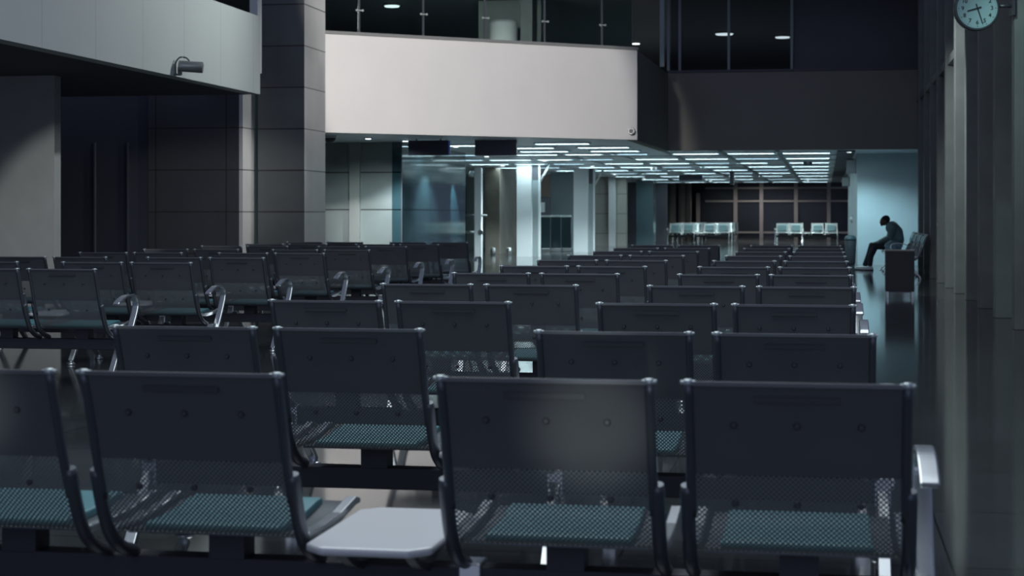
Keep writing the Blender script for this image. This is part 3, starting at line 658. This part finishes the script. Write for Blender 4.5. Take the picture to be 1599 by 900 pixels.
downlight(1326, 41.7, 'added downlight brightening the pale pier', 270, HM, TEAL, 150)  # added fixture, shapes the bright gradient on the pier wall

# upper storey round lamps
for px, py, r, lab in ((1131, 52, .30, 'left of the upper pair'), (1222, 57, .25, 'right of the upper pair'), (1162, 108, .32, 'lowest one above the dark bridge parapet'), (612, 8, .22, 'above the left end of the pale balcony'), (993, 67, .14, 'small one above the balcony corner')):
    t = 5.6 * F / (HOR - py); q = at(px, t)
    t_ = empty('round_ceiling_lamp', (q.x, q.y, 6.9), 0, 'glowing round ceiling lamp upstairs, ' + lab, 'ceiling lamp', 'round lamps upstairs')
    b = bm_new(); add_lathe(b, [(r, 0), (r, -.05), (r*.96, -.05)], (0,0,0), 28); obj('rim', b, M_lamp, t_)
    lamp('round_lamp_light', 'SPOT', (q.x, q.y, 6.78), (q.x, q.y, 0), 90, (.95, 1, .97), spot_size=math.radians(165), spot_blend=0.3, shadow_soft_size=0.2)
    b = bm_new(); add_lathe(b, [(r*.93, -.05), (r*.85, -.08)], (0,0,0), 28); obj('diffuser', b, M_disc, t_)
# glass balustrade over the pale balcony
d = (P2 - P1).normalized(); nrm = Vector((-d.y, d.x))
bal = empty('glass_balustrade', (P1.x, P1.y, 4.655), math.atan2(d.y, d.x), 'clear glass balustrade with thin posts on top of the pale balcony', 'balustrade')
Lb = (P2 - P1).length
for i in range(6):
    x0 = -0.6 + i * 1.32
    b = bm_new(); add_box(b, x0 + .02, min(x0 + 1.30, Lb - .05), .10, .112, 0, 1.05); obj('glass_panel', b, M_glass, bal)
    b = bm_new(); add_box(b, x0 - .012, x0 + .012, .08, .13, 0, 1.05); po = obj('post', b, M_frame, bal)
    b = bm_new(); add_lathe(b, [(.022, .06), (.022, .08)], (x0 - .06, 0, .42), 12, 'Y'); add_lathe(b, [(.022, .06), (.022, .08)], (x0 + .06, 0, .42), 12, 'Y'); add_box(b, x0 - .07, x0 + .07, .078, .09, .41, .43); obj('clamp', b, M_cap, po)
b = bm_new(); add_box(b, -0.7, Lb - .04, .08, .13, 1.05, 1.09); obj('handrail', b, M_frame, bal)
# tall window posts over the bridge
br = empty('bridge_glazing', (P3.x, P3.y, 4.67), 0, 'tall dark glazing with slim steel posts above the bridge parapet', 'glazing')
for px in (1044, 1062, 1139, 1237):
    q = at(px, 41.0); x = q.x - P3.x
    box_obj('post', x - .03, x + .03, .05, .12, 0, 2.2, M_greywall if px != 1062 else M_frame, br)
box_obj('glass_panel', .06, at(1236, 41).x - P3.x, .08, .09, 0, 2.2, glass('dark_tinted_glass', (.75, .8, .85), .8, .3, 1.12), br)
q = at(1034, 39.0)
box_obj('side_post', q.x - P3.x - .05, q.x - P3.x + .05, q.y - P3.y - .05, q.y - P3.y + .05, -.07, 2.2, M_greywall, br)
# lit corner of the room upstairs
t0 = 44.0
a, c = at(728, t0), at(832, t0)
struct_box('wall_upper_room', a.x, c.x, a.y + 1.6, a.y + 1.8, 3.2, 6.9, mat('grey_green_wall', (0.30, 0.33, 0.30), 0.7))
q = at(786, t0); b = bm_new(); add_lathe(b, [(.36, 3.2), (.36, 6.12), (.34, 6.2)], (q.x, q.y, 0), 32); tag(obj('drum_column', b, M_plaster), 'pale round drum column upstairs behind the balcony glass', 'column')
q = at(822, t0); b = bm_new(); add_prism(b, [(q.x - .15, q.y), (q.x + .15, q.y), (q.x + .15, q.y + .3), (q.x - .15, q.y + .3)], 3.2, 6.9); tag(obj('square_column', b, M_fin), 'grey square column upstairs right of the pale drum', 'column')
lamp('upper_room_lamp', 'SPOT', (at(780, 42.5).x, at(780, 42.5).y, 4.2), (at(780, 44).x, at(780, 44).y + .5, 6.0), 90, (1.0, 0.93, 0.82), spot_size=math.radians(110), spot_blend=0.5, shadow_soft_size=0.15)

# ------------------------------------------------------------------ left foyer details
q = at(747, 47.5)
t_ = empty('white_barrier_post', (q.x, q.y, 0), 0, 'tall white post with pipe arms beside the teal glass wall', 'post')
box_obj('column', -.10, .10, -.10, .10, 0, 2.55, M_white, t_, .02)
b = bm_new(); add_tube(b, [(-.35, -.05, 1.24), (.25, -.05, 1.24)], .03, 12); obj('upper_arm', b, M_steel, t_)
b = bm_new(); add_tube(b, [(-.35, -.05, .78), (-.02, -.05, .78)], .035, 12); add_lathe(b, [(.07, -.02), (.07, .03)], (.08, -.12, .78), 18, 'Y'); obj('lower_arm', b, M_steel, t_)
b = bm_new(); add_lathe(b, [(.09, 2.3), (.11, 2.36), (.06, 2.46)], (-.18, 0, 0), 16); obj('lamp_head', b, M_cap, t_)
for px0, px1, t, dz, lab in ((831, 844, 52.0, 0, 'left'), (919, 929, 58.0, 0, 'right')):
    a, c = at(px0, t), at(px1, t)
    t_ = empty('portal_frame', (a.x, a.y, 0), 0, 'white steel portal frame with a slanted brace beside the %s white pillar' % lab, 'portal frame', 'white portal frames')
    w_ = c.x - a.x
    box_obj('post', w_ - .06, w_, 0, .1, 0, HM, M_white, t_); box_obj('panel', 0, w_ - .06, .03, .06, 0, 2.3, M_greywall, t_); box_obj('top_panel', 0, w_ - .06, .03, .06, 2.3, HM, M_blackmatte, t_)
    b = bm_new(); add_tube(b, [(w_ - .02, .05, 2.25), (w_ + .28, .05, HM - .03)], .035, 8); obj('brace', b, M_white, t_)
q = at(850, 62); t_ = empty('vending_machine', (q.x, q.y, 0), 0, 'black upright machine with pale screen in the entry left of the grey panel', 'machine')
box_obj('cabinet', -.18, .18, 0, .5, 0, 1.9, M_blackmatte, t_, .02); box_obj('screen', -.12, .02, -.01, 0, 1.35, 1.7, M_white, t_)
for k, (px, w_) in enumerate(((852, .30), (868, .34), (884, .34))):
    q = at(px, 58.5 + k * .4); t_ = empty('turnstile', (q.x, q.y, 0), 0, 'dark glass turnstile gate in the entry, %s of three' % ('left', 'middle', 'right')[k], 'turnstile', 'turnstiles in the entry')
    box_obj('glass_wing', -w_/2, w_/2, 0, .06, .12, 1.18, M_tealglass, t_, .01); box_obj('base', -w_/2, w_/2, -.08, .2, 0, .12, M_steel, t_, .01)
    box_obj('top_bar', -w_/2, w_/2, -.03, .1, 1.18, 1.24, M_cap, t_, .01)
for px, t in ((770, 54.5), (795, 54.5)):
    q = at(px, t); t_ = empty('bollard', (q.x, q.y, 0), 0, 'short shiny steel bollard before the brown pillar, %s one' % ('left' if px < 780 else 'right'), 'bollard', 'bollards before the brown pillar')
    b = bm_new(); add_lathe(b, [(.08, 0), (.08, .16), (.06, .18)], (0,0,0), 18); obj('body', b, M_steel, t_); b = bm_new(); add_lathe(b, [(.085, .18), (.085, .2), (.04, .22)], (0,0,0), 18); obj('cap', b, M_cap, t_)
